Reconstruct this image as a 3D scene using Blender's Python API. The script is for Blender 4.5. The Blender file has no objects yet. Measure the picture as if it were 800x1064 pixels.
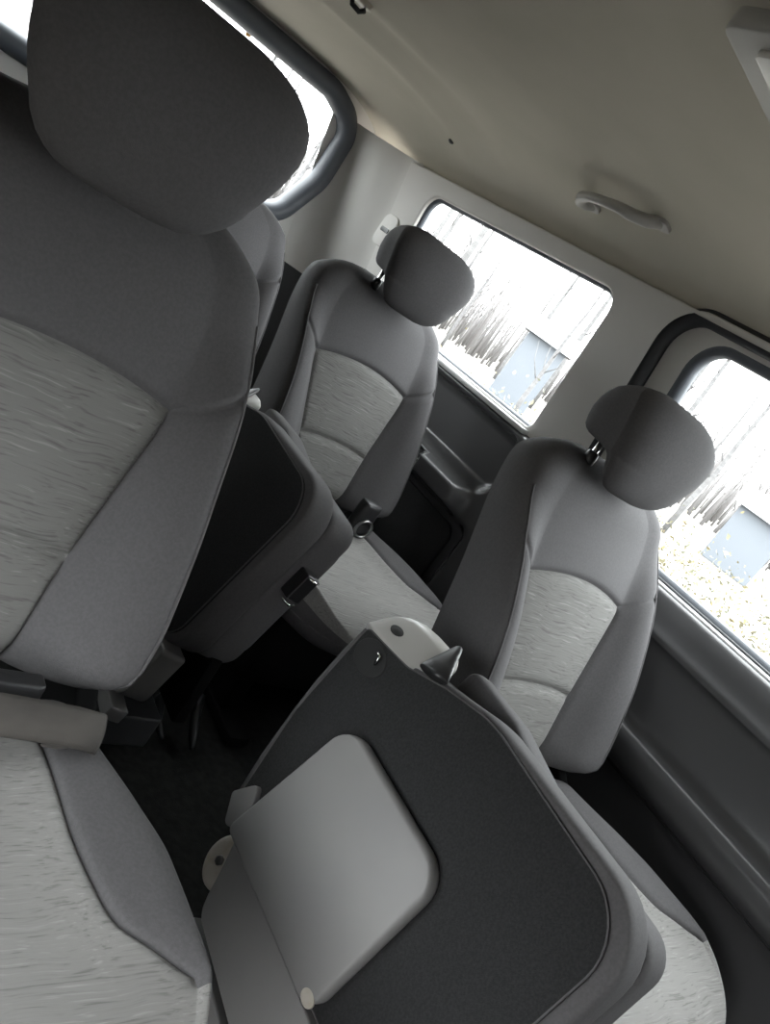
import bpy, bmesh, math, random
import numpy as np
from mathutils import Vector, Matrix
random.seed(7)
PI = math.pi
SC = bpy.context.scene
COL = SC.collection
LIFT = 1.03            # everything is laid out with the lens at z = 0; lifted at the end so the floor is z = 0
FLOOR = -1.03

# ------------------------------------------------------------------ materials
def nt(name):
    m = bpy.data.materials.new(name); m.use_nodes = True
    n = m.node_tree; b = n.nodes['Principled BSDF']
    return m, n, b

def mat(name, col, rough=.6, metal=0., col2=None, scale=(40, 40, 40), bump=0., bscale=300., spec=.5, sheen=0., lo=.35, hi=.65, detail=4):
    m, n, b = nt(name)
    b.inputs['Roughness'].default_value = rough
    b.inputs['Metallic'].default_value = metal
    b.inputs['Specular IOR Level'].default_value = spec
    if sheen:
        b.inputs['Sheen Weight'].default_value = sheen
        b.inputs['Sheen Roughness'].default_value = .5
    tc = n.nodes.new('ShaderNodeTexCoord')
    if col2:
        mp = n.nodes.new('ShaderNodeMapping'); mp.inputs['Scale'].default_value = scale
        nz = n.nodes.new('ShaderNodeTexNoise'); nz.inputs['Scale'].default_value = 1; nz.inputs['Detail'].default_value = detail
        cr = n.nodes.new('ShaderNodeValToRGB')
        cr.color_ramp.elements[0].position = lo; cr.color_ramp.elements[0].color = (*col, 1)
        cr.color_ramp.elements[1].position = hi; cr.color_ramp.elements[1].color = (*col2, 1)
        n.links.new(tc.outputs['Object'], mp.inputs[0]); n.links.new(mp.outputs[0], nz.inputs['Vector'])
        n.links.new(nz.outputs['Fac'], cr.inputs[0]); n.links.new(cr.outputs[0], b.inputs['Base Color'])
    else:
        b.inputs['Base Color'].default_value = (*col, 1)
    if bump:
        n2 = n.nodes.new('ShaderNodeTexNoise'); n2.inputs['Scale'].default_value = bscale; n2.inputs['Detail'].default_value = 3
        bp = n.nodes.new('ShaderNodeBump'); bp.inputs['Strength'].default_value = bump; bp.inputs['Distance'].default_value = .001
        n.links.new(tc.outputs['Object'], n2.inputs['Vector']); n.links.new(n2.outputs['Fac'], bp.inputs['Height'])
        n.links.new(bp.outputs[0], b.inputs['Normal'])
    return m

def insert_mat(name, dark, base, light):
    # woven insert: long wavy streaks running across the seat
    m, n, b = nt(name)
    b.inputs['Roughness'].default_value = .85; b.inputs['Specular IOR Level'].default_value = .2
    tc = n.nodes.new('ShaderNodeTexCoord')
    warp = n.nodes.new('ShaderNodeTexNoise'); warp.inputs['Scale'].default_value = 14; warp.inputs['Detail'].default_value = 1
    sub = n.nodes.new('ShaderNodeVectorMath'); sub.operation = 'MULTIPLY_ADD'
    sub.inputs[1].default_value = (.0, .016, .016)
    mp = n.nodes.new('ShaderNodeMapping'); mp.inputs['Scale'].default_value = (13, 330, 330)
    nz = n.nodes.new('ShaderNodeTexNoise'); nz.inputs['Scale'].default_value = 1; nz.inputs['Detail'].default_value = 2.5
    cr = n.nodes.new('ShaderNodeValToRGB'); e = cr.color_ramp.elements
    e[0].position = .30; e[0].color = (*dark, 1); e[1].position = .75; e[1].color = (*light, 1)
    k = e.new(.44); k.color = (*base, 1); k = e.new(.60); k.color = (*base, 1)
    n.links.new(tc.outputs['Object'], warp.inputs['Vector'])
    n.links.new(warp.outputs['Color'], sub.inputs[0]); n.links.new(tc.outputs['Object'], sub.inputs[2])
    n.links.new(sub.outputs[0], mp.inputs[0]); n.links.new(mp.outputs[0], nz.inputs['Vector'])
    n.links.new(nz.outputs['Fac'], cr.inputs[0]); n.links.new(cr.outputs[0], b.inputs['Base Color'])
    bp = n.nodes.new('ShaderNodeBump'); bp.inputs['Strength'].default_value = .55; bp.inputs['Distance'].default_value = .0015
    n.links.new(nz.outputs['Fac'], bp.inputs['Height']); n.links.new(bp.outputs[0], b.inputs['Normal'])
    return m

def glass_mat():
    m = bpy.data.materials.new('window_glass'); m.use_nodes = True; n = m.node_tree
    n.nodes.clear()
    o = n.nodes.new('ShaderNodeOutputMaterial'); t = n.nodes.new('ShaderNodeBsdfTransparent'); g = n.nodes.new('ShaderNodeBsdfGlossy')
    t.inputs[0].default_value = (.93, .95, .95, 1); g.inputs['Roughness'].default_value = .02
    lw_ = n.nodes.new('ShaderNodeLayerWeight'); lw_.inputs[0].default_value = .5
    pw_ = n.nodes.new('ShaderNodeMath'); pw_.operation = 'POWER'; pw_.inputs[1].default_value = 5
    f = n.nodes.new('ShaderNodeMath'); f.operation = 'MULTIPLY_ADD'; f.inputs[1].default_value = .6; f.inputs[2].default_value = .025
    n.links.new(lw_.outputs['Facing'], pw_.inputs[0]); n.links.new(pw_.outputs[0], f.inputs[0])
    x = n.nodes.new('ShaderNodeMixShader')
    n.links.new(f.outputs[0], x.inputs[0]); n.links.new(t.outputs[0], x.inputs[1]); n.links.new(g.outputs[0], x.inputs[2])
    n.links.new(x.outputs[0], o.inputs[0])
    return m

M = {}
M['cloth'] = mat('grey_seat_cloth', (.074, .0715, .0735), .85, col2=(.086, .083, .085), scale=(260, 260, 260), bump=.25, bscale=800, spec=.2)
M['insert'] = insert_mat('streaked_insert_cloth', (.098, .095, .091), (.146, .143, .137), (.215, .211, .203))
M['seat_insert'] = insert_mat('lit_cushion_cloth', (.140, .136, .130), (.205, .200, .192), (.27, .265, .255))  # insert cloth again, paler to stand in for light on the cushions
M['carpet'] = mat('black_back_carpet', (.021, .021, .0215), .95, col2=(.029, .029, .0295), scale=(330, 330, 330), bump=.6, bscale=700, spec=.1)
M['floor'] = mat('black_floor_carpet', (.009, .0095, .009), .95, col2=(.016, .016, .0155), scale=(60, 60, 60), bump=.5, bscale=500, spec=.1)
M['headliner'] = mat('beige_headliner_cloth', (.47, .445, .375), .9, col2=(.50, .47, .40), scale=(5, 5, 5), bump=.15, bscale=500, spec=.1)
M['beige'] = mat('light_grey_pillar_plastic', (.54, .525, .50), .55, bump=.08, bscale=600)
M['grey_plastic'] = mat('grey_seat_plastic', (.185, .18, .18), .55, col2=(.195, .19, .186), scale=(8, 8, 8), bump=.12, bscale=900)
M['pale_plastic'] = mat('pale_grey_plastic', (.36, .35, .33), .42, bump=.06, bscale=700)
M['cream'] = mat('cream_plastic', (.44, .41, .36), .4, col2=(.36, .31, .24), scale=(30, 30, 30), lo=.5, hi=.75)
M['dark_plastic'] = mat('charcoal_trim_plastic', (.045, .046, .048), .42, bump=.12, bscale=800)
M['mid_plastic'] = mat('mid_grey_trim_plastic', (.066, .066, .068), .27, bump=.08, bscale=800)
M['black'] = mat('black_plastic', (.012, .012, .013), .42)
M['under'] = mat('underseat_shade_black', (.006, .006, .0062), .85, spec=.08)  # near-black: the deep shade below the seats is put into this colour
M['rubber'] = mat('blue_grey_window_rubber', (.075, .083, .097), .5, bump=.05, bscale=400)
M['dark_rubber'] = mat('black_door_rubber', (.018, .019, .022), .5)
M['chrome'] = mat('chrome_metal', (.7, .7, .7), .15, metal=1)
M['steel'] = mat('dull_steel', (.25, .25, .25), .35, metal=1)
M['webbing'] = mat('grey_belt_webbing', (.034, .030, .027), .8, col2=(.055, .049, .043), scale=(14, 30, 30), bump=.3, bscale=900)
M['glass'] = glass_mat()
M['sill'] = mat('sill_highlight_grey', (.52, .52, .52), .3)  # pale grey puts the highlight of the sills into the colour
M['lens'] = mat('frosted_lamp_lens', (.62, .60, .56), .25)
M['hole'] = mat('dark_recess', (.01, .01, .01), .8)  # near-black for shade inside recesses, and for the dark coat hook

# ------------------------------------------------------------------ mesh helpers
def link(name, me, m, parent=None):
    o = bpy.data.objects.new(name, me); COL.objects.link(o)
    if parent is not None: o.parent = parent
    if m is not None and not me.materials: me.materials.append(m)
    return o

def mk(name, verts, faces, m, parent=None, smooth=True):
    me = bpy.data.meshes.new(name)
    me.from_pydata([tuple(map(float, v)) for v in verts], [], faces)
    bm = bmesh.new(); bm.from_mesh(me)
    loose = [v for v in bm.verts if not v.link_faces]
    if loose: bmesh.ops.delete(bm, geom=loose, context='VERTS')
    bmesh.ops.recalc_face_normals(bm, faces=bm.faces)
    bm.to_mesh(me); bm.free()
    if smooth: me.polygons.foreach_set('use_smooth', [True]*len(me.polygons))
    me.update()
    return link(name, me, m, parent)

class MB:                                             # collects several shapes into one mesh
    def __init__(s): s.v = []; s.f = []
    def add(s, v, f):
        k = len(s.v); s.v += [tuple(map(float, p)) for p in v]; s.f += [tuple(i+k for i in q) for q in f]; return s
    def build(s, name, m, parent=None, smooth=True, xf=None):
        v = [xf(p) for p in s.v] if xf else s.v
        return mk(name, v, s.f, m, parent, smooth)

def loft(rows, close=True, cap0=True, cap1=True):
    n = len(rows[0]); v = [p for r in rows for p in r]; f = []
    for i in range(len(rows)-1):
        for j in range(n if close else n-1):
            k = (j+1) % n
            f.append((i*n+j, i*n+k, (i+1)*n+k, (i+1)*n+j))
    if close:
        if cap0: f.append(tuple(range(n-1, -1, -1)))
        if cap1: f.append(tuple((len(rows)-1)*n+j for j in range(n)))
    return v, f

def tube(pts, r, n=10, closed=False, flat=1.0, up=None):
    P = [Vector(p) for p in pts]; L = len(P); rows = []
    rr = r if hasattr(r, '__len__') else [r]*L
    prev = None
    for i in range(L):
        a = P[(i-1) % L] if (closed or i > 0) else P[i]; b = P[(i+1) % L] if (closed or i < L-1) else P[i]
        t = (b-a).normalized()
        if up is not None: nrm = (Vector(up)-t*Vector(up).dot(t)).normalized()
        elif prev is None:
            h = Vector((0, 0, 1)) if abs(t.z) < .9 else Vector((1, 0, 0)); nrm = (h-t*h.dot(t)).normalized()
        else: nrm = (prev-t*prev.dot(t)).normalized()
        prev = nrm; bi = t.cross(nrm)
        rows.append([P[i]+nrm*(math.cos(2*PI*k/n)*rr[i]*flat)+bi*(math.sin(2*PI*k/n)*rr[i]) for k in range(n)])
    if closed:
        rows.append(rows[0]); return loft(rows, True, False, False)
    return loft(rows)

class RP(list):
    pass

def roundpoly(pts, radii, n=6):
    out = RP(); L = len(pts); rad = list(radii) if hasattr(radii, '__len__') else [radii]*L
    out.src = (list(pts), rad, n)
    for i in range(L):
        p = Vector(pts[i]); a = (Vector(pts[i-1])-p); b = (Vector(pts[(i+1) % L])-p)
        r = max(rad[i], 3e-4)
        an, bn = a.normalized(), b.normalized(); half = math.acos(max(-1, min(1, an.dot(bn))))/2
        d = min(r/max(math.tan(half), 1e-4), .48*a.length, .48*b.length)
        q0 = p+an*d; q1 = p+bn*d
        for k in range(n+1):
            t = k/n; w = 1.42 if half > .6 else 1.
            B = ((1-t)**2, 2*t*(1-t)/w, t*t); out.append(tuple((q0*B[0]+p*B[1]+q1*B[2])/sum(B)))
    return out

def rrect(x0, x1, y0, y1, r, n=6):
    return roundpoly([(x0, y0), (x1, y0), (x1, y1), (x0, y1)], r, n)

def inset(poly, d):
    if isinstance(poly, RP):
        pts, rad, n = poly.src
    else:
        pts, rad, n = poly, None, 0
    L = len(pts); area = sum(pts[i][0]*pts[(i+1) % L][1]-pts[(i+1) % L][0]*pts[i][1] for i in range(L)); s = 1 if area > 0 else -1
    if rad is None:
        out = []
        for i in range(L):
            e = (Vector(pts[(i+1) % L])-Vector(pts[i-1])).normalized(); out.append(tuple(Vector(pts[i])+Vector((-e.y, e.x))*d*s))
        return out
    q = []; rr = []
    for i in range(L):
        p = Vector(pts[i]); e0 = (p-Vector(pts[i-1])).normalized(); e1 = (Vector(pts[(i+1) % L])-p).normalized()
        n0 = Vector((-e0.y, e0.x))*s; n1 = Vector((-e1.y, e1.x))*s
        m = n0+n1; m = m*(2/max(m.length_squared, .3))/2*1.0
        q.append(tuple(p+m*d*2/2)); cr = (e0.x*e1.y-e0.y*e1.x)*s
        rr.append(rad[i]-d if cr > 0 else rad[i]+d)
    return roundpoly(q, rr, n)

def slab(poly, z0, z1, r, n=5):
    """A plate of the given outline from z0 to z1, its rims rounded by r."""
    rows = []
    for i in range(n+1):
        a = .5*PI*i/n; rows.append((r*(1-math.sin(a)), z0+r*(1-math.cos(a))))
    for i in range(n+1):
        a = .5*PI*i/n; rows.append((r*(1-math.cos(a)), z1-r*(1-math.sin(a))))
    return loft([[(x, y, z) for x, y in (inset(poly, d) if abs(d) > 1e-6 else poly)] for d, z in rows])

def box(x0, x1, y0, y1, z0, z1, r=.005):
    return slab(rrect(x0, x1, y0, y1, max(r, .001), 4), z0, z1, r)

def holed(outer, holes, th, bev=.0):
    """Plate (in xy, thickness th around z=0) with holes: filled curve turned into mesh."""
    cu = bpy.data.curves.new('c', 'CURVE'); cu.dimensions = '2D'; cu.fill_mode = 'BOTH'
    cu.extrude = th/2; cu.bevel_depth = bev; cu.bevel_resolution = 3
    for poly in [outer]+holes:
        s = cu.splines.new('POLY'); s.points.add(len(poly)-1); s.use_cyclic_u = True
        for p, (x, y) in zip(s.points, poly): p.co = (x, y, 0, 1)
    o = bpy.data.objects.new('c', cu); COL.objects.link(o)
    dg = bpy.context.evaluated_depsgraph_get(); me = bpy.data.meshes.new_from_object(o.evaluated_get(dg))
    v = [tuple(q.co) for q in me.vertices]; f = [tuple(p.vertices) for p in me.polygons]
    bpy.data.objects.remove(o); bpy.data.curves.remove(cu); bpy.data.meshes.remove(me)
    return v, f

def pw(xs, ys):
    xs = np.array(xs, float); ys = np.array(ys, float); h = np.diff(xs); d = np.diff(ys)/h
    m = np.zeros(len(xs)); m[0] = d[0]; m[-1] = d[-1]
    for i in range(1, len(xs)-1):
        if d[i-1]*d[i] > 0:
            w1 = 2*h[i]+h[i-1]; w2 = h[i]+2*h[i-1]; m[i] = (w1+w2)/(w1/d[i-1]+w2/d[i])
    def f(x):
        x = min(max(x, xs[0]), xs[-1]); i = min(int(np.searchsorted(xs, x, 'right'))-1, len(h)-1); i = max(i, 0)
        t = (x-xs[i])/h[i]; t2 = t*t; t3 = t2*t
        return float((2*t3-3*t2+1)*ys[i]+(t3-2*t2+t)*h[i]*m[i]+(-2*t3+3*t2)*ys[i+1]+(t3-t2)*h[i]*m[i+1])
    return f

def ss(a, b, x):
    t = min(max((x-a)/(b-a), 0), 1); return t*t*(3-2*t)

def thing(name, label, cat, loc=(0, 0, 0), group=None):
    o = bpy.data.objects.new(name, None); COL.objects.link(o); o.location = loc; o.empty_display_size = .05
    o['label'] = label; o['category'] = cat
    if group: o['group'] = group
    return o

def tag(o, label, cat, group=None, kind=None):
    o['label'] = label; o['category'] = cat
    if group: o['group'] = group
    if kind: o['kind'] = kind
    return o

def struct(o, label=None, cat=None):
    o['kind'] = 'structure'
    if label: o['label'] = label
    if cat: o['category'] = cat
    return o

def copy_tree(o, parent=None, skip=()):
    c = o.copy(); COL.objects.link(c)
    if parent is not None: c.parent = parent
    for ch in list(o.children):
        if ch.name.split('.')[0] in skip: continue
        copy_tree(ch, c, skip)
    return c

# ------------------------------------------------------------------ the seat
SEAT_Z = -.284                        # height of the seat's own zero (corner of the back insert) under the lens
SLOPE = .35                           # the back leans this much
wB = pw([-.325, -.318, -.305, -.285, -.25, -.20, -.12, -.05, .02, .06, .10, .14, .17, .195, .21, .22, .226],
        [.10, .150, .188, .215, .234, .240, .238, .236, .238, .239, .236, .228, .216, .188, .160, .125, .08])
xI = pw([-.325, -.184, -.09, 0, .08, .15, .19, .215, .226], [.085, .111, .136, .158, .160, .150, .12, .085, .05])
US = .6
def upts():
    a = list(np.linspace(0, .5, 9))+[.54, .565, .582, .592, .6, .608, .618, .635, .66, .70, .75, .80, .85, .89, .92, .945, .965, .98, .99, .996, 1.0]
    return a
UH = upts(); UF = [-u for u in UH[:0:-1]]+UH
def zrows():
    z = list(np.linspace(-.325, -.30, 7))+list(np.linspace(-.285, -.215, 6))
    z += [-.205, -.197, -.191, -.187, -.184, -.181, -.177, -.171, -.163]+list(np.linspace(-.15, -.03, 10))
    z += [-.022, -.014, -.008, -.004, 0, .004, .008, .014, .022]+list(np.linspace(.035, .16, 10))+list(np.linspace(.17, .226, 11))
    return z
ZB = zrows()
def bump_z(u, zb):
    a = abs(u)
    s = .024*(1-(a/US)**2) if a < US else .061*((a-US)/(1-US))
    s *= (ss(-.15, 0, zb) if zb < 0 else 1-ss(0, .2, zb))
    s2 = (.012*(1-(a/US)**2) if a < US else 0)*(ss(-.30, -.184, zb) if zb < -.184 else 1-ss(-.184, -.09, zb))
    return s+s2
def bx(u, zb, z):
    a = abs(u); w = wB(z); i = min(xI(zb), .8*w)
    x = i*a/US if a <= US else i+(w-i)*(a-US)/(1-US)
    return math.copysign(x, u)
def bolster(u, zb):
    a = abs(u); h = .074*(1-ss(-.13, .13, zb))+.006
    h *= ss(-.40, -.26, zb)
    return h*(.45*ss(.56, .80, a)+.55*ss(.62, .99, a))
def bfront(u, zb, z):
    e = max(0, 1-(max(0, z-.14)/.087)**2.2)**.5 if z > .14 else 1
    e *= (max(0, 1-((-.26-z)/.066)**2.4)**.5 if z < -.26 else 1)
    T = .115
    edge = (1-abs(u)**9)**(1/3.) if abs(u) < 1 else 0
    crown = .010*(1-(abs(u)/.6)**2) if abs(u) < .6 else 0
    crown *= ss(-.3, -.1, z)
    yf = SLOPE*z+T/2-(T/2)*e*(.25+.75*edge if False else edge)-bolster(u, zb)*e-crown*e
    # seams
    g = 0
    au = abs(u); xw = xI(zb)
    if zb < .004: g = max(g, .007*math.exp(-(((au-US)*.37)/.006)**2))
    g = max(g, .008*math.exp(-(zb/.006)**2)*(1-ss(.95, 1.0, au)))
    if au < US: g = max(g, .008*math.exp(-((zb+.184)/.007)**2))
    return yf+g*min(1, e*1.2)
def bback(u, z):
    e = max(0, 1-(max(0, z-.12)/.107)**2.2)**.5 if z > .12 else 1
    e *= (max(0, 1-((-.25-z)/.076)**2.4)**.5 if z < -.25 else 1)
    T = .115; edge = (1-abs(u)**6)**(1/3.) if abs(u) < 1 else 0
    return SLOPE*z+T/2+(T/2)*e*edge+.004*e

def make_seat(root):
    rows = []; info = []
    UBk = [1-.0*0 for _ in ()]
    ub = [.97, .9, .8, .6, .4, .2, 0, -.2, -.4, -.6, -.8, -.9, -.97]
    for zb in ZB:
        row = []
        for u in UF:
            z = zb+bump_z(u, zb); z = min(z, .226)
            row.append((bx(u, zb, z), bfront(u, zb, z), z-.010*ss(.13, .226, z)))
        zside = min(zb+bump_z(1, zb), .226)
        for u in ub:
            zz = zb+(zside-zb)*ss(.6, 1, abs(u))
            row.append((u*wB(zz)*.985, bback(u, zz), zz-.017*ss(.10, .226, zz)))
        rows.append(row)
    v, f = loft(rows)
    n = len(rows[0]); nf = len(UF)
    body, ins, lum = [], [], []
    for q in f:
        if len(q) != 4: body.append(q); continue
        i = q[0]//n; j = q[0] % n
        zm = (ZB[i]+ZB[min(i+1, len(ZB)-1)])/2
        if j < nf-1:
            um = abs((UF[j]+UF[j+1])/2)
            if um < US and zm < 0:
                (ins if zm > -.184 else lum).append(q); continue
        body.append(q)
    mk('backrest', v, body, M['cloth'], root)
    mk('backrest_insert', v, ins, M['insert'], root)
    mk('lumbar_insert', v, lum, M['insert'], root)
    # piping along both flanks
    for s in (-1, 1):
        pts = []
        for zb in np.linspace(-.285, .10, 26):
            u = .955*s; z = zb+bump_z(u, zb); pts.append((bx(u, zb, z), bfront(u, zb, z)-.0005, z))
        v2, f2 = tube(pts, .0022, 6); mk('piping', v2, f2, M['cloth'], root)
    # cushion
    wC = pw([-.62, -.617, -.607, -.59, -.57, -.54, -.50, -.46, -.41, -.35, -.28, -.21, -.15, -.12, -.105],
            [.07, .105, .138, .168, .188, .208, .230, .244, .250, .248, .228, .201, .183, .168, .13])
    xC = pw([-.62, -.54, -.484, -.471, -.44, -.413, -.405, -.36, -.31, -.22, -.105], [.08, .26, .26, .226, .190, .159, .155, .143, .135, .130, .10])
    YC = list(np.linspace(-.62, -.60, 6))+list(np.linspace(-.59, -.505, 9))+[-.497, -.492, -.488, -.482]+list(np.linspace(-.47, -.16, 30))+list(np.linspace(-.15, -.105, 6))
    def ctop(u, y, x):
        a = abs(u)
        e = (max(0, 1-((-.50-y)/.121)**2.2)**.5 if y < -.50 else 1)
        e *= (max(0, 1-((y+.16)/.056)**2.2)**.5 if y > -.16 else 1)
        edge = (1-a**26)**(1/2.2) if a < 1 else 0
        top = -.333+.022*ss(.30, .9, a)*ss(-.60, -.40, y)
        top += -.004*ss(-.30, -.15, y)
        g = .006*math.exp(-(((a-US)*.3)/.0055)**2) if -.478 < y else .005*math.exp(-((a-.985)/.006)**2)
        return -.405+(top+.405)*e*edge-g*e
    rows = []
    for y in YC:
        row = []; w = wC(y); i = min(xC(y), .93*w)
        for u in UF:
            a = abs(u); x = i*a/US if a <= US else i+(w-i)*(a-US)/(1-US); x = math.copysign(x, u)
            row.append((x, y, ctop(u, y, x)))
        for u in ub:
            a = abs(u); row.append((u*w*.985, y+.004, -.405-.055*(1-a**5)**.5*(max(0, 1-((-.52-y)/.11)**2)**.5 if y < -.52 else 1)))
        rows.append(row)
    v, f = loft(rows); n = len(rows[0]); body, ins = [], []
    for q in f:
        if len(q) == 4:
            i = q[0]//n; j = q[0] % n; ym = (YC[i]+YC[min(i+1, len(YC)-1)])/2
            if j < nf-1:
                um = abs((UF[j]+UF[j+1])/2)
                if um < US or (ym < -.478 and um < .992): ins.append(q); continue
        body.append(q)
    mk('cushion', v, body, M['cloth'], root)
    mk('cushion_insert', v, ins, M['seat_insert'], root)
    for sgn in (-1, 1):
        pts = [(sgn*wC(y)*.985, y, ctop(.985, y, 0)+.001) for y in np.linspace(-.56, -.20, 30)]
        v2, f2 = tube(pts, .0022, 6); mk('cushion_piping', v2, f2, M['cloth'], root)
    # front welt of the cushion
    pts = [(wC(y)*s*1.0, y-.001, -.405) for s, ys in ((-1, np.linspace(-.20, -.618, 24)), (1, np.linspace(-.618, -.20, 24))) for y in ys]
    v2, f2 = tube(pts, .0028, 6); mk('welt', v2, f2, M['cloth'], root)
    # headrest
    zh = [.176, .180, .186, .195, .208, .220, .230, .235, .238, .241, .245, .251, .265, .285, .305, .322, .336, .348, .357, .364, .369, .372]
    wH = pw([.176, .180, .188, .20, .22, .25, .28, .305, .325, .345, .358, .367, .372], [.045, .066, .082, .097, .110, .124, .134, .140, .140, .132, .118, .096, .066])
    fH = pw([.176, .182, .20, .24, .28, .32, .345, .360, .372], [.012, .000, -.016, -.030, -.034, -.029, -.016, -.002, .020])
    kH = pw([.176, .182, .20, .226, .236, .241, .250, .28, .31, .33, .35, .362, .372], [.018, .024, .030, .036, .048, .104, .122, .126, .118, .108, .084, .060, .030])
    rows = []
    ul = [-1+2*k/36 for k in range(37)]
    for z in zh:
        w = wH(z); yf = fH(z); yb = kH(z); ym = min(yf+.045, .55*yf+.45*yb+.008); row = []
        for u in ul:
            a = math.sin(u*PI/2); y = ym-(ym-yf)*(1-abs(a)**3.2)**(1/2.2)
            y += .004*math.exp(-((abs(u)-.80)/.018)**2)
            row.append((a*w, y, z))
        for u in ul[-2:0:-1]:
            a = math.sin(u*PI/2); row.append((a*w*.97, ym+(yb-ym)*(1-abs(a)**7)**(1/2.2), z))
        rows.append(row)
    v, f = loft(rows); n = len(rows[0]); body, side = [], []
    for q in f:
        j = q[0] % n
        (side if (len(q) == 4 and j < 36 and abs((ul[j]+ul[j+1])/2) > .80) else body).append(q)
    hd = mk('headrest', v, body, M['cloth'], root)
    mk('side_panel', v, side, M['cloth'], hd)
    for s in (-1, 1):
        v2, f2 = tube([(s*.062, .085, .165), (s*.062, .085, .262)], .0062, 10); mk('headrest_post', v2, f2, M['chrome'], root)
        v2, f2 = tube([(s*.062, .085, .188), (s*.062, .085, .204), (s*.062, .085, .214), (s*.062, .085, .217)], [.011, .012, .011, .008], 12); mk('post_guide', v2, f2, M['black'], root)
    # base under the cushion
    zf = FLOOR-SEAT_Z
    b = MB(); b.add(*slab(rrect(-.19, .19, -.50, -.12, .03, 5), -.62, -.445, .012)); mk_b = b.build('seat_frame', M['under'], root)
    for s in (-1, 1):
        v2, f2 = box(s*.15-.02, s*.15+.02, -.47, -.15, zf+.022, -.62, .006); mk('leg', v2, f2, M['under'], root)
        v2, f2 = box(s*.15-.028, s*.15+.028, -.56, -.02, zf, zf+.022, .004); mk('floor_rail', v2, f2, M['under'], root)
        pl = roundpoly([(-.20, -.47), (-.06, -.47), (-.03, -.36), (-.08, -.30), (-.17, -.36)], .03)
        v2, f2 = slab(pl, -.014, .014, .006)
        v2 = [(s*.196+p[2]*1.0, p[0], p[1]) for p in v2]; mk('recliner_cover', v2, f2, M['under'], root)

GS = 'reclining van seats with grey cloth and streaked inserts'
seat = thing('van_seat', 'large grey cloth van seat closest to the lens, with belt webbing across it', 'seat', (.273, .826, SEAT_Z), GS)
make_seat(seat)
s2 = copy_tree(seat); s2.location = (1.277, .782, SEAT_Z)
s2['label'] = 'grey van seat beside the near side window, behind the tipped folding seat with tray'
for ch in s2.children:
    if ch.name.startswith('headrest_post') or ch.name.startswith('post_guide'): ch.location = (-.024, .014, .004)
    elif ch.name.startswith('headrest'): ch.location = (-.026, .016, .014); ch.scale = (1, 1, .95)
s3 = copy_tree(seat); s3.location = (1.256, 1.645, SEAT_Z+.012)
s3['label'] = 'grey cloth van seat in the rear row beside the far side window and cup ledge'
for ch in s3.children:
    if ch.name.startswith('headrest') and not ch.name.startswith('headrest_post'): ch.location = (.012, 0, .002)
s4 = copy_tree(seat, None, ('headrest', 'headrest_post')); s4.location = (1.05, 2.30, SEAT_Z-.015)
s4['label'] = 'grey van seat mostly hidden behind the closest seat, its shoulder showing below the tailgate window'

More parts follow.
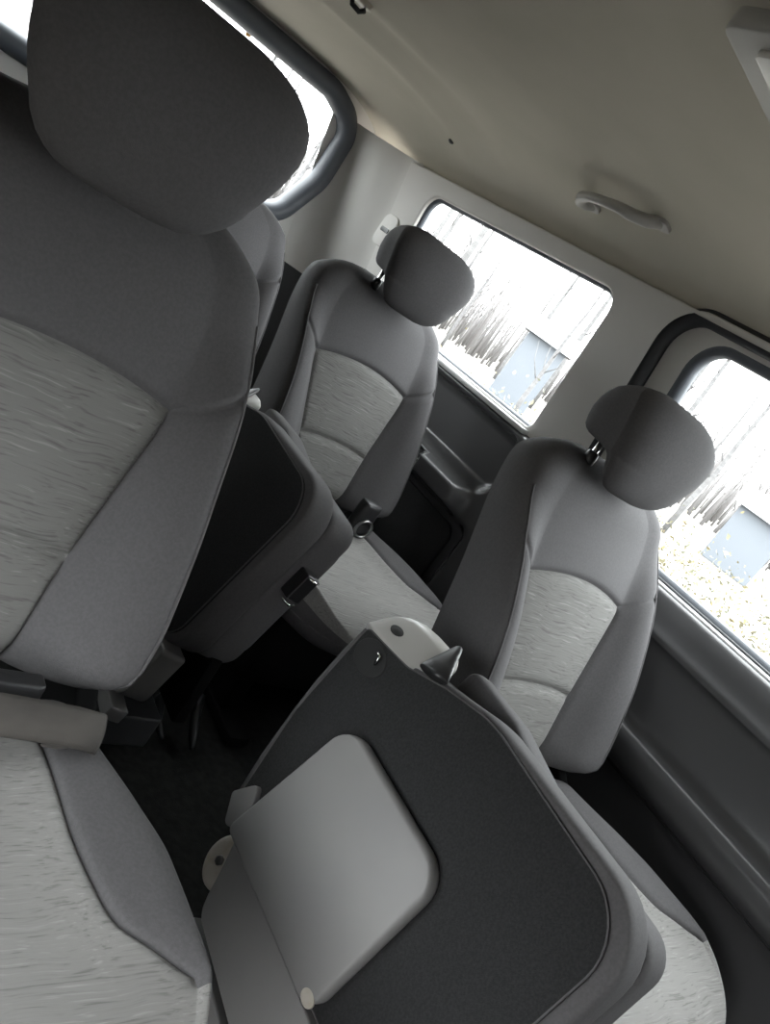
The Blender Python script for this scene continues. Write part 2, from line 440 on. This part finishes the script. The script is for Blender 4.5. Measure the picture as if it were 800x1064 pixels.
# ------------------------------------------------------------------ folding seats, folded and tipped on their side
TL = 1/math.sqrt(1+.238**2)
T_ = Vector((.238*TL, 0, TL)); N_ = Vector((TL, 0, -.238*TL)); O_ = Vector((.86, 0, -.38))
Y0 = .45
def J(p):                               # (along y, up the leaning face, into the thickness) -> seat-local
    return tuple(Vector((0, p[0]-Y0, 0))+T_*p[1]+N_*p[2]+Vector((0, 0, -.38-FLOOR)))
def jslab(name, poly, n0, n1, r, m, parent):
    v, f = slab(poly, n0, n1, r); return mk(name, [J(p) for p in v], f, m, parent)
def make_jump(root):
    back = roundpoly([(.195, .0), (.50, .0), (.58, -.022), (.650, -.050), (.752, -.066), (.735, -.23), (.685, -.40), (.195, -.405)], [.085, .15, .05, .05, .012, .1, .02, .06], 8)
    v, f = slab(back, .004, .066, .016)
    v = [J((a, h, .004+(n-.004)*(1-.6*ss(.49, .58, a)))) for a, h, n in v]
    mk('backrest', v, f, M['cloth'], root)
    jslab('slot', roundpoly([(.49, -.012), (.56, -.020), (.645, -.040), (.645, -.10), (.49, -.10)], .004, 3), .026, .092, .002, M['hole'], root)  # black slab added as the shade down in the gap
    pan = roundpoly([(.217, -.020), (.50, -.006), (.58, -.028), (.650, -.055), (.750, -.069), (.735, -.23), (.686, -.398), (.217, -.395)], [.075, .15, .05, .05, .01, .1, .01, .05], 8)
    cp = jslab('back_panel', pan, -.002, .02, .003, M['carpet'], root)
    e = [J((a, h, n)) for a, h, n in ((.750, -.074, 0), (.749, -.12, -.001), (.742, -.18, -.002), (.735, -.23, 0), (.715, -.31, -.001), (.69, -.39, 0))]
    v, f = tube(e, .0035, 6); mk('frayed_hem', v, f, M['cloth'], cp)
    ed = [J((p[0], p[1], -.001)) for p in inset(pan, .002)]
    v, f = tube(ed, .0015, 6, True); mk('piping', v, f, M['cloth'], root)
    # cushion folded behind the back
    cu = roundpoly([(.196, -.024), (.42, -.016), (.52, .004), (.635, .004), (.64, -.40), (.196, -.40)], [.045, .1, .05, .02, .04, .06], 8)
    v, f = slab(cu, .066, .138, .016)
    v = [J((a, h, n+(.026*ss(.47, .56, a)*(1-ss(.085, .12, n))))) for a, h, n in v]
    c = mk('cushion', v, f, M['cloth'], root)
    ci = roundpoly([(.205, -.05), (.58, -.05), (.58, -.37), (.205, -.37)], .05, 6)
    jslab('cushion_pan', ci, .128, .146, .006, M['dark_plastic'], root)
    # recliner cover at the top rear corner and its lever
    sec = roundpoly([(-.060, -.003), (-.010, .048), (-.006, .075), (-.020, .092), (-.075, .088), (-.080, .006)], [.006, .03, .015, .012, .01, .008], 5)
    cen = Vector((-.058, .012)); rows = []
    for a, k, dh in ((.640, .55, 0), (.642, .80, 0), (.646, .93, .002), (.652, 1., .002), (.67, 1., .002), (.70, 1, 0), (.73, .95, -.002), (.746, .84, -.004), (.757, .66, -.006), (.762, .40, -.008)):
        rows.append([J((a, cen.x+(h-cen.x)*k+dh, cen.y+(nn-cen.y)*k)) for h, nn in sec])
    v, f = loft(rows); r_ = mk('recliner_cover', v, f, M['pale_plastic'], root)
    rows = []
    for d in (-.004, .0025):
        row = []
        for a in np.linspace(0, 2*PI, 15)[:-1]:
            p = Vector((.722+.013*math.cos(a), -.043+.006*math.sin(a), .018+.0066*math.sin(a)))
            row.append(J(p+Vector((0, .72, -.69))*d))
        rows.append(row)
    v, f = loft(rows); mk('screw_hole', v, f, M['hole'], r_)
    lr = []
    for t, wd, th in ((0, .027, .007), (.25, .023, .009), (.5, .017, .010), (.75, .012, .010), (.92, .008, .008), (1.0, .003, .004)):
        c0 = Vector((.613, -.032, .0)).lerp(Vector((.652, .008, .056)), t)
        lr.append([J(c0+Vector((wd*math.cos(a), th*math.sin(a)+.25*wd*-math.cos(a), 0))) for a in np.linspace(0, 2*PI, 17)[:-1]])
    v, f = loft(lr); mk('recline_lever', v, f, M['black'], root)
    # clip bowl as a flat disc, its shade painted dark, and a bright clip
    bo = [(.706+.035*math.cos(a), -.093+.026*math.sin(a)) for a in np.linspace(0, 2*PI, 25)[:-1]]
    b2 = jslab('clip_bowl', bo, -.004, .01, .002, M['hole'], root)
    v, f = tube([J(p) for p in ((.700, -.078, -.008), (.690, -.078, -.010), (.688, -.092, -.008))], .0022, 6); mk('clip', v, f, M['chrome'], b2)
    # hinge plate, pivot ear and bolt along the floor side
    hp = roundpoly([(.640, -.402), (.618, -.445), (.605, -.475), (.590, -.500), (.20, -.530), (.20, -.402)], [.006, .03, .02, .03, .03, .01], 6)
    jslab('hinge_plate', hp, -.006, .05, .005, M['grey_plastic'], root)
    ear = [(.628+.036*math.cos(a), -.440+.042*math.sin(a)) for a in np.linspace(0, 2*PI, 41)[:-1]]
    er = jslab('pivot_ear', ear, -.003, .045, .010, M['cream'], root)
    bt = [(.632+.0075*math.cos(a), -.440+.0075*math.sin(a)) for a in np.linspace(0, 2*PI, 7)[:-1]]
    jslab('bolt', bt, -.008, -.001, .002, M['steel'], er)
    fl = roundpoly([(.700, -.375), (.675, -.330), (.655, -.355), (.650, -.398), (.668, -.408)], [.008, .012, .01, .01, .01], 5)
    jslab('hinge_tab', fl, -.012, .004, .004, M['grey_plastic'], root)
    rl = roundpoly([(.60, -.515), (.20, -.545), (.20, -.575), (.60, -.545)], [.004]*4, 3)
    jslab('side_rail', rl, .0, .04, .005, M['grey_plastic'], root)
    v, f = box(-.22, .19, -.07, .11, 0, .075, .01)
    mk('floor_bracket', [(p[1]+.735-.86+.03, p[0]+.0, p[2]) for p in v], f, M['dark_plastic'], root)
    # latch on the cushion's front
    la = MB(); la.add(*slab(rrect(.165, .197, -.190, -.130, .006, 4), .080, .112, .004))
    lt = la.build('latch', M['black'], root, xf=J)
    v, f = tube([J(p) for p in ((.166, -.135, .083), (.160, -.135, .100), (.166, -.135, .112))], .0025, 6); mk('latch_bar', v, f, M['chrome'], lt)
    v, f = tube([J(p) for p in ((.175, -.195, .080), (.165, -.198, .095), (.172, -.195, .112))], .0025, 6); mk('latch_bar', v, f, M['chrome'], lt)

GJ = 'folding middle seats tipped on their side'
jump = thing('folding_seat', 'folded middle seat tipped on its side with a grey tray on its black carpeted back', 'folding seat', (.86, Y0, FLOOR), GJ)
make_jump(jump)
j2 = copy_tree(jump); j2.location = (.868, Y0+.835, FLOOR)
j2['label'] = 'folded middle seat with plain worn black carpet back, half hidden behind the closest seat'
tr = roundpoly([(.632, -.158), (.650, -.397), (.376, -.392), (.382, -.158)], [.045, .018, .030, .045], 8)
t_ = jslab('tray', tr, -.030, -.003, .013, M['grey_plastic'], jump)
sp = [(.388+.012*math.cos(a), -.378+.009*math.sin(a)) for a in np.linspace(0, 2*PI, 21)[:-1]]
jslab('wear_patch', sp, -.0306, -.028, .0003, M['cream'], t_)
# folded support leg of the rear folding seat, with its forked floor hook
v, f = slab(roundpoly([(-.055, 0), (.055, 0), (.045, .16), (-.045, .16)], .012), -.012, .012, .005)
lg = mk('support_leg', [(p[2]+.02, p[0]-.20, p[1]+.10) for p in v], f, M['under'], j2)
HK = Vector((.868, Y0+.835, FLOOR))
for pts in (((.955, 1.185, -.955), (.915, 1.150, -.975), (.900, 1.105, -.99), (.905, 1.065, -1.0)), ((1.0, 1.155, -.955), (.985, 1.115, -.975), (.975, 1.075, -.99), (.968, 1.045, -1.0))):
    v, f = tube([Vector(p)-HK for p in pts], [.013, .012, .010, .005], 8)
    mk('floor_hook', v, f, M['black'], lg)
v, f = tube([Vector(p)-HK for p in ((.90, 1.10, -.92), (.96, 1.165, -.945), (1.0, 1.16, -.955))], [.014, .016, .012], 8); mk('hook_bar', v, f, M['under'], lg)

# ------------------------------------------------------------------ belt parts
wb = thing('seat_belt_webbing', 'brownish grey seat belt webbing lying across the closest seat', 'seat belt', (.273+.045, .826-.212, SEAT_Z-.290))
rows = []
for x, dy, dz in ((-.32, .012, .006), (-.22, .008, .004), (-.12, .004, .006), (-.04, .002, .008), (.03, 0, .006), (.08, -.002, .004), (.112, -.004, .0), (.122, .004, -.010), (.112, .014, -.020), (.07, .022, -.022)):
    hi = Vector((x+.016, .016+dy, .013+dz)); lo = Vector((x+.006, -.018+dy, -.011+dz)); nn = Vector((0, -.5, .86))*.0009
    row = []
    for k in range(9):
        t = k/8; row.append(lo+(hi-lo)*t+Vector((0, -.004, .004))*math.sin(t*PI)+nn)
    for k in range(8, -1, -1):
        t = k/8; row.append(lo+(hi-lo)*t+Vector((0, -.004, .004))*math.sin(t*PI)-nn)
    rows.append(row)
v, f = loft(rows); mk('webbing', v, f, M['webbing'], wb)
v, f = box(-.07, -.005, -.012, .012, -.02, .02, .008)
mk('buckle', [(p[0]+.065, p[1]+.034, p[2]+.008) for p in v], f, M['black'], wb)

bk = thing('seat_belt_buckle', 'black seat belt buckle with steel ring standing beside the rear seat cushion', 'buckle', (1.256+.10, 1.645-.20, SEAT_Z-.295))
v, f = slab(rrect(-.030, .030, -.022, .022, .018, 6), -.02, .070, .014); mk('buckle_body', v, f, M['black'], bk)
v, f = tube([(.024*math.cos(a), -.026, .004+.024*math.sin(a)) for a in np.linspace(0, 2*PI, 25)[:-1]], .004, 8, True); mk('steel_ring', v, f, M['steel'], bk)
v, f = tube([(0, 0, .0), (-.004, .01, -.04), (-.01, .02, -.08)], .010, 8); mk('stalk', v, f, M['black'], bk)

# ------------------------------------------------------------------ van shell
def leanx(z, o=0): return 1.655+o-.22*(z+.2)
def lean(p, o=0):                      # plate coords (y, z, thickness) -> side wall
    return (leanx(p[1], o)+p[2], p[0], p[1])
YF, YR = -.95, 2.42
far = roundpoly([(2.255, .240), (2.33, -.150), (1.405, -.148), (1.358, .252)], [.07, .05, .03, .055], 8)
door = roundpoly([(1.205, .292), (1.215, -.262), (-.30, -.262), (-.26, .292)], [.10, .01, .01, .1], 10)
near = roundpoly([(1.118, .262), (1.122, -.224), (-.20, -.224), (-.16, .268)], [.085, .02, .05, .08], 10)
v, f = holed([(YF, -.35), (1.235, -.35), (1.235, -.168), (YR, -.168), (YR, .285), (YF, .285)], [far, door], .03, .006)
struct(mk('wall_right', [lean(p) for p in v], f, M['beige'], None, False), 'pale grey side wall and pillars of the van cabin', 'wall')
# upper trim: door window frame set back in the door opening
v, f = holed(inset(door, -.025), [near], .022, .008)
struct(mk('trim_1', [lean(p, .030) for p in v], f, M['beige'], None, False))
def ring(name, poly, o, r, m, n=10, flat=1.0, scale=0.):
    pts = [lean((p[0], p[1], 0), o) for p in (inset(poly, scale) if scale else poly)]
    v, f = tube(pts, r, n, True, flat); return mk(name, v, f, m)
w2 = bpy.data.objects.new('window_2', None); COL.objects.link(w2); struct(w2, 'near side window, cropped by the picture edge', 'window')
w1 = bpy.data.objects.new('window_1', None); COL.objects.link(w1); struct(w1, 'far side window beside the rear seat', 'window')
def pane(poly, o, parent):
    v, f = holed(inset(poly, -.012), [], .004); return mk('glass', [lean(p, o) for p in v], f, M['glass'], parent, False)
g = pane(far, .012, w1); 
r = ring('gasket', far, .004, .013, M['rubber'], 10, 1.0, .004); r.parent = w1
g = pane(near, .040, w2)
r = ring('gasket', near, .030, .020, M['rubber'], 10, 1.0, .002); r.parent = w2
r = ring('weatherstrip', door, .006, .021, M['dark_rubber'], 10); struct(r); r.name = 'trim_2'
# pale ledges under the panes; the near one is added as a highlight strip
def ledge(y0, y1, z, x0, x1, parent):
    v, f = slab(rrect(x0, x1, y0, y1, .008, 4), z-.014, z, .006); return mk('sill', v, f, M['sill'], parent)
ledge(1.405, 2.32, -.149, 1.598, 1.655, w1)
v, f = tube([(1.628, 2.32, -.148), (1.628, 1.41, -.148)], .004, 8); mk('glass_channel', v, f, M['dark_rubber'], w1)
ledge(-.22, 1.125, -.221, 1.642, 1.70, w2)
v, f = tube([(1.672, 1.12, -.220), (1.672, -.22, -.220)], .005, 8); mk('glass_channel', v, f, M['dark_rubber'], w2)

# door panel under the near window
prof = [(1.685, -.225), (1.668, -.222), (1.648, -.224), (1.634, -.232), (1.624, -.250), (1.612, -.285), (1.603, -.303), (1.603, -.311), (1.611, -.318), (1.618, -.335), (1.622, -.40), (1.617, -.455),
        (1.600, -.474), (1.582, -.484), (1.574, -.500), (1.572, -.525), (1.578, -.545), (1.592, -.558), (1.612, -.570), (1.620, -.60), (1.622, -.75), (1.610, -.90), (1.600, FLOOR)]
pf = pw(range(len(prof)), [p[0] for p in prof]); pz = pw(range(len(prof)), [p[1] for p in prof])
rows = [[(pf(i/4), y, pz(i/4)) for i in range(4*(len(prof)-1)+1)] for y in (YF, -.2, .2, .6, 1.0, 1.20)]
v, f = loft(rows, False); struct(mk('door_1', v, f, M['mid_plastic']), 'dark sliding door panel under the near side window', 'door panel')

# rear quarter panel: recess under the far window, ledge with cup recess, speaker panel below
def rr_in(y, z, y0, y1, z0, z1, r, s):
    qx = max(abs(y-(y0+y1)/2)-(y1-y0)/2+r, 0); qz = max(abs(z-(z0+z1)/2)-(z1-z0)/2+r, 0)
    d = math.hypot(qx, qz)-r+min(max(abs(y-(y0+y1)/2)-(y1-y0)/2+r, abs(z-(z0+z1)/2)-(z1-z0)/2+r), 0)*0
    if qx == 0 and qz == 0: d = -r
    return 1-ss(-s, s, d)
NYQ, NZQ = 110, 130
qs = []
for i in range(NYQ+1):
    y = 1.18+(2.46-1.18)*i/NYQ; row = []
    for j in range(NZQ+1):
        t = j/NZQ
        z = -.146-.354*(t/.75) if t < .75 else -.50-(-.50-FLOOR)*((t-.75)/.25)
        x = 1.665-.065*ss(-.142, -.172, z) if z > -.18 else 1.600
        x += .045*rr_in(y, z, 1.385, 2.60, -.352, -.185, .06, .022)
        led = rr_in(y, z, 1.415, 2.60, -.437, -.366, .030, .016)
        x -= .055*led
        x += .030*rr_in(y, z, 1.36, 2.60, -1.3, -.455, .03, .02)
        x += .05*rr_in(y, z, 1.615, 1.74, -.415, -.372, .02, .008)
        row.append((x, y, z))
    qs.append(row)
v, f = loft(qs, False); struct(mk('trim_3', v, f, M['mid_plastic']), 'dark quarter panel with ledge under the far side window', 'trim panel')
v, f = slab(rrect(1.40, 1.95, -.80, -.475, .04, 6), 0, .01, .004)
sg = mk('speaker_grille', [(1.624+p[2]-.008, p[0], p[1]) for p in v], f, M['carpet']); tag(sg, 'dark speaker grille panel low on the quarter trim beside the rear seat', 'speaker grille')
# pillar foot between door and quarter panel
v, f = box(1.585, 1.68, 1.165, 1.235, FLOOR, -.27, .02); struct(mk('trim_4', v, f, M['dark_plastic']))

# rear corner pillar sweep
path = [(1.655, 2.38), (1.65, 2.46), (1.63, 2.54), (1.60, 2.62), (1.555, 2.68), (1.50, 2.715), (1.46, 2.725)]
px = pw(range(7), [p[0] for p in path]); py = pw(range(7), [p[1] for p in path])
rows = []
for i in range(37):
    t = i/6.; row = []
    for z in np.linspace(-.235, .30, 30):
        k = -.22*(z+.2) if z > -.2 else -.22*0
        dent = -.02*math.exp(-((t-2.6)/1.3)**2)
        row.append((px(t)+k+dent, py(t), z))
    rows.append(row)
v, f = loft(rows, False); struct(mk('trim_5', v, f, M['beige']), 'pale rear corner pillar trim', 'pillar trim')
rows = [[(px(i/6.)-.012, py(i/6.)-.006, z) for z in (FLOOR, -.30, -.245, -.225)] for i in range(37)]
v, f = loft(rows, False); struct(mk('trim_7', v, f, M['dark_plastic']))
# tailgate
back = roundpoly([(.15, .300), (1.30, .312), (1.412, .27), (1.412, .08), (1.34, -.10), (.20, -.10)], [.1, .06, .09, .1, .06, .08], 10)
bo = roundpoly([(-.25, .42), (1.60, .42), (1.62, FLOOR), (-.25, FLOOR)], 0)
v, f = holed(bo, [inset(back, -.035)], .03, .005)
struct(mk('wall_rear', [(p[0], 2.745+p[2], p[1]) for p in v], f, M['beige'], None, False), 'tailgate wall behind the rear row', 'wall')
w3 = bpy.data.objects.new('window_3', None); COL.objects.link(w3); struct(w3, 'tailgate window behind the closest seat headrest', 'window')
v, f = holed(inset(back, -.05), [], .004); mk('glass', [(p[0], 2.752+p[2], p[1]) for p in v], f, M['glass'], w3, False)
v, f = tube([(p[0], 2.71, p[1]) for p in inset(back, -.040)], .047, 14, True, .75); mk('gasket', v, f, M['rubber'], w3)

# unseen left wall; its dark colour and low openings are shaped for the light
XL = -.20
lw = roundpoly([(.18, -.13), (.74, -.13), (.74, -.56), (.18, -.56)], .07, 8)
ld = roundpoly([(-.62, -.20), (.02, -.20), (.02, -.80), (-.62, -.80)], .06, 8)      # second low opening, added to light tray, hinge plate and cushion
v, f = holed([(-.95, FLOOR), (2.75, FLOOR), (2.75, .30), (-.95, .30)], [lw, ld], .03, .005)
struct(mk('wall_left', [(XL+p[2], p[0], p[1]) for p in v], f, M['dark_plastic'], None, False))
v, f = holed(inset(lw, -.012), [], .004); w4 = mk('left_light_pane', [(XL+p[2], p[0], p[1]) for p in v], f, M['glass'], None, False); struct(w4)  # pane of the left opening, sized for light on the near cushion
ws = roundpoly([(1.12, .24), (1.60, .24), (1.60, -.2), (1.12, -.2)], .08, 8)
v, f = holed([(-.25, FLOOR), (1.70, FLOOR), (1.70, .42), (-.25, .42)], [ws], .03, .005)
struct(mk('front_light_block', [(p[0], -.95+p[2], p[1]) for p in v], f, M['dark_plastic'], None, False))  # unseen front wall added to hold back light from ahead
v, f = holed(inset(ws, -.012), [], .004); w5 = mk('front_light_pane', [(p[0], -.95+p[2], p[1]) for p in v], f, M['glass'], None, False); struct(w5)  # unseen pane kept to the right, to favour the window-side seat with light

# floor and ceiling
v, f = box(-.45, 1.70, -.98, 2.76, FLOOR-.03, FLOOR, .004); struct(mk('floor', v, f, M['floor']))
XC = .70
def ceilz(x, y):
    t = min(abs(x-XC)/.865, 1); z = .262+.158*(1-t**4.2)**.55
    d = ss(2.25, 2.74, y); z -= .055*d*(1-t**2)
    z += .012*math.exp(-((y-2.05+.15*t)/.06)**2)*(1-t**4)-.012*math.exp(-((y-2.22+.15*t)/.05)**2)*(1-t**4)
    return z
rows = []
xs = [XC+.865*math.sin(a*PI/2) for a in np.linspace(-1, 1, 73)]
for y in list(np.linspace(-.97, 1.8, 44))+list(np.linspace(1.83, 2.76, 40)):
    rows.append([(x, y, ceilz(x, y)) for x in xs])
v, f = loft(rows, False)
ce = mk('ceiling', v, f, M['headliner']); struct(ce, 'beige cloth headliner', 'ceiling')
so = ce.modifiers.new('s', 'SOLIDIFY'); so.thickness = .02; so.offset = 1
# headliner seam over the pillars
v, f = tube([(leanx(.262)-.012, y, .262) for y in np.linspace(1.21, 2.40, 20)], .003, 6); struct(mk('trim_6', v, f, M['dark_rubber']))

# ------------------------------------------------------------------ ceiling fittings
def cpt(x, y, d): return (x, y, ceilz(x, y)-d)
gh = thing('grab_handle', 'pale plastic grab handle on the headliner above the side windows', 'grab handle', cpt(1.39, 1.38, 0))
def gl(p): return tuple(Vector(p)-gh.location)
pa = [(1.425, 1.500, .000), (1.408, 1.502, .014), (1.385, 1.498, .026), (1.352, 1.468, .034), (1.328, 1.42, .038), (1.318, 1.37, .039), (1.320, 1.33, .037), (1.338, 1.295, .032), (1.362, 1.268, .020), (1.382, 1.252, .002)]
v, f = tube([gl(cpt(*p)) for p in pa], [.016, .016, .015, .013, .011, .0105, .011, .013, .014, .014], 12); mk('grip', v, f, M['pale_plastic'], gh)
for xx, yy in ((1.425, 1.500), (1.384, 1.250)):
    v, f = slab(rrect(-.018, .018, -.022, .022, .012, 5), -.008, .004, .003)
    mk('mount', [gl(cpt(xx+p[0], yy+p[1], -p[2]*1.0)) for p in v], f, M['pale_plastic'], gh)

lp = thing('ceiling_lamp', 'pale ceiling lamp with frosted lens, cut by the top right picture edge', 'lamp', (.80, .64, .42))
v, f = slab(roundpoly([(-.115, -.20), (-.115, .088), (.085, .108), (.085, -.20)], [.02, .025, .02, .02], 6), -.022, .004, .008); mk('housing', v, f, M['pale_plastic'], lp)
v, f = slab(roundpoly([(-.085, -.17), (-.085, .050), (.060, .066), (.060, -.17)], [.015]*4, 6), -.030, -.018, .006); mk('lens', v, f, M['lens'], lp)

ho = thing('coat_hook', 'small dark coat hook on the headliner at the top picture edge', 'hook', (.862, 1.905, ceilz(.862, 1.905)-.004))
v, f = slab(rrect(-.035, .035, -.016, .016, .012, 5), -.008, .006, .004); mk('hook_base', v, f, M['cream'], ho)
v, f = tube([(-.02, 0, -.006), (-.01, 0, -.02), (.012, 0, -.022), (.024, 0, -.012)], .006, 8); mk('hook', v, f, M['hole'], ho)
v, f = tube([(1.426+.005*math.cos(a), 2.145+.007*math.sin(a), ceilz(1.426+.005*math.cos(a), 2.145)-.002) for a in np.linspace(0, 2*PI, 13)[:-1]], .004, 6, True)
tag(mk('plug', v, f, M['dark_plastic']), 'tiny dark round plug in the beige headliner above the far side window', 'plug')
an = thing('belt_guide', 'pale plastic belt guide on the rear pillar behind the rear seat headrest', 'belt guide', (1.568, 2.385, .065))
v, f = slab(rrect(-.045, .045, -.055, .055, .03, 6), -.010, .004, .006); mk('cover', [(p[2], p[0], p[1]) for p in v], f, M['beige'], an)
v, f = slab(rrect(-.025, .025, -.008, .008, .006, 4), -.004, .003, .001); mk('slot', [(p[2]-.009, p[0], p[1]) for p in v], f, M['dark_plastic'], an)
lf = mk('autumn_leaf', *slab(roundpoly([(0, .02), (.012, .004), (.008, -.012), (-.004, -.02), (-.012, -.004)], .004, 3), -.0006, .0006, .0003), mat('orange_leaf', (.75, .33, .08), .7))
lf.location = (1.00, 2.757, .305); lf.rotation_euler = (PI/2, .4, 0)
tag(lf, 'orange autumn leaf stuck on the tailgate window', 'leaf')

# ------------------------------------------------------------------ outside
GZ = -1.62
v, f = [(-150, -150, GZ), (150, -150, GZ), (150, 150, GZ), (-150, 150, GZ)], [(0, 1, 2, 3)]
struct(mk('ground', v, f, mat('autumn_ground', (.085, .076, .066), .95, col2=(.12, .112, .10), scale=(.5, .5, .5))))
bark = mat('grey_bark', (.085, .082, .082), .9, col2=(.125, .122, .122), scale=(3, 3, 12))
LT = 'slender bare tree standing outside beyond the side windows'
def tree(x, y, h, r, seed):
    rnd = random.Random(seed)
    ln = (rnd.uniform(-.04, .04), rnd.uniform(-.04, .04)); pts = []; rr = []
    for i in range(9):
        t = i/8; pts.append((ln[0]*h*t+rnd.uniform(-.04, .04), ln[1]*h*t+rnd.uniform(-.04, .04), h*t)); rr.append(r*(1-.85*t))
    b = MB(); b.add(*tube(pts, rr, 8))
    for k in range(14):
        t = rnd.uniform(.2, .97); i = int(t*8); p = Vector(pts[i]).lerp(Vector(pts[min(i+1, 8)]), t*8-i)
        a = rnd.uniform(0, 2*PI); L = h*.10*(1.1-t)+.3
        q = p+Vector((math.cos(a)*L*.5, math.sin(a)*L*.5, L*.6)); e = q+Vector((math.cos(a)*L*.25, math.sin(a)*L*.25, L*.6))
        b.add(*tube([p, q, e], [r*.3*(1.1-t), r*.18*(1.1-t), .004], 5))
    o = b.build('bare_tree', bark); o.location = (x, y, GZ)
    tag(o, LT, 'tree', 'bare trees outside the side windows')
rt = random.Random(11); spots = []
while len(spots) < 32:
    az = rt.uniform(math.radians(14), math.radians(68)); d = rt.uniform(21.5, 40); p = (math.cos(az)*d, math.sin(az)*d)
    if all(math.dist(p, q) > 2.9 for q in spots+[(18.9, 17.9), (23.5, 11.1)]):
        spots.append(p); tree(*p, rt.uniform(4, 8)*(.6+d/40), rt.uniform(.05, .11)*(.6+d/40), len(spots))
yel = mat('yellow_autumn_leaves', (.165, .130, .062), .8, col2=(.135, .138, .095), scale=(1.2, 1.2, 1.2), lo=.4, hi=.6)
b = MB(); ru = random.Random(3)
for k in range(420):
    az = ru.uniform(math.radians(8), math.radians(70)); d = ru.uniform(8.5, 20); cx, cy = math.cos(az)*d, math.sin(az)*d; hh = ru.uniform(.25, 1.0)
    for q in range(22):
        p = Vector((cx+ru.gauss(0, .35), cy+ru.gauss(0, .35), GZ+abs(ru.gauss(0, .5))*hh)); s = ru.uniform(.025, .06)
        u = Vector((ru.gauss(0, 1), ru.gauss(0, 1), ru.gauss(0, 1))).normalized(); w = u.cross(Vector((ru.gauss(0, 1), ru.gauss(0, 1), 1))).normalized()
        b.add([p-u*s, p+w*s*.5+u.cross(w)*s*.2, p+u*s, p-w*s*.5+u.cross(w)*s*.2], [(0, 1, 2, 3)])
tag(b.build('undergrowth', yel), 'yellow autumn undergrowth outside below the side windows', 'undergrowth', kind='stuff')
far_bark = mat('hazed_bark', (.150, .140, .138), .9, col2=(.168, .160, .158), scale=(.3, .3, .3))  # pale tone paints in the haze over the distant trees
b = MB(); rw = random.Random(5)
for k in range(1300):
    az = rw.uniform(math.radians(5), math.radians(75)); d = rw.uniform(42, 75); h = rw.uniform(2.5, 7.0); x, y = math.cos(az)*d, math.sin(az)*d
    r = rw.uniform(.04, .11); a = rw.gauss(0, .04)
    b.add(*tube([(x, y, GZ), (x+a*h*.5, y, GZ+h*.5), (x+a*h, y, GZ+h)], [r, r*.6, .01], 5))
    for q in range(5):
        t = rw.uniform(.25, .95); an = rw.uniform(0, 6.28); p = Vector((x+a*h*t, y, GZ+h*t)); L = rw.uniform(.5, 1.2)
        b.add(*tube([p, p+Vector((math.cos(an)*L*.5, math.sin(an)*L*.5, L))], [r*.35, .008], 4))
tag(b.build('woodland', far_bark), 'haze-coloured band of bare woodland far outside the side windows', 'woodland', kind='stuff')
blue = mat('pale_blue_paint', (.098, .108, .122), .7); roofm = mat('grey_sheet_roof', (.11, .11, .114), .6)
def shed(x, y, rz, w, h, label):
    root = thing('shed', label, 'shed', (x, y, GZ)); root.rotation_euler.z = rz
    v, f = box(-w/2, w/2, -1, 1, 0, h, .03); mk('walls', v, f, blue, root)
    rf = [(-w/2-.2, -1.2, h), (w/2+.2, -1.2, h), (w/2+.2, 1.2, h), (-w/2-.2, 1.2, h), (-w/2-.2, 0, h+.6), (w/2+.2, 0, h+.6)]
    mk('roof', rf, [(0, 1, 5, 4), (2, 3, 4, 5), (0, 4, 3), (1, 2, 5), (0, 3, 2, 1)], roofm, root, False)
shed(18.9, 17.9, math.radians(-47), 1.3, 2.3, 'pale blue shed outside beyond the far side window')
shed(23.5, 11.1, math.radians(-64), 1.5, 1.8, 'pale blue shed outside beyond the near side window')

# ------------------------------------------------------------------ light, camera, colour
w = bpy.data.worlds.new('overcast'); SC.world = w; w.use_nodes = True
bg = w.node_tree.nodes['Background']; bg.inputs[0].default_value = (.97, .985, 1.0, 1)
# overcast sky: three times brighter overhead than at the horizon
wn = w.node_tree; tcw = wn.nodes.new('ShaderNodeTexCoord'); sx = wn.nodes.new('ShaderNodeSeparateXYZ')
ma = wn.nodes.new('ShaderNodeMath'); ma.operation = 'MULTIPLY_ADD'; ma.inputs[1].default_value = 1.1; ma.inputs[2].default_value = 1.05; ma.use_clamp = False
mx = wn.nodes.new('ShaderNodeMath'); mx.operation = 'MAXIMUM'; mx.inputs[1].default_value = 0
wn.links.new(tcw.outputs['Generated'], sx.inputs[0]); wn.links.new(sx.outputs['Z'], mx.inputs[0]); wn.links.new(mx.outputs[0], ma.inputs[0]); wn.links.new(ma.outputs[0], bg.inputs[1])

RC = np.array([[.68253185, -.4613662, .56682581], [.27816928, -.55320398, -.78523067], [.67584919, .69361847, -.24924143]])
cam = bpy.data.cameras.new('camera'); co = bpy.data.objects.new('camera', cam); COL.objects.link(co)
cam.sensor_fit = 'VERTICAL'; cam.sensor_height = 36; cam.lens = 842.06/1064*36; cam.clip_start = .02; cam.clip_end = 500
m = Matrix.Identity(4)
for i in range(3):
    m[i][0] = RC[0][i]; m[i][1] = -RC[1][i]; m[i][2] = -RC[2][i]
co.matrix_world = m
SC.camera = co
bpy.context.view_layer.update()
for o in SC.objects:
    if o.parent is None: o.location.z += LIFT

vs = SC.view_settings
SC.display_settings.display_device = 'sRGB'
vs.view_transform = 'Standard'; vs.look = 'None'; vs.gamma = 1; vs.use_curve_mapping = False
vs.exposure = 3.3
SC.cycles.use_denoising = True
SC.cycles.max_bounces = 14; SC.cycles.diffuse_bounces = 8; SC.cycles.transparent_max_bounces = 16
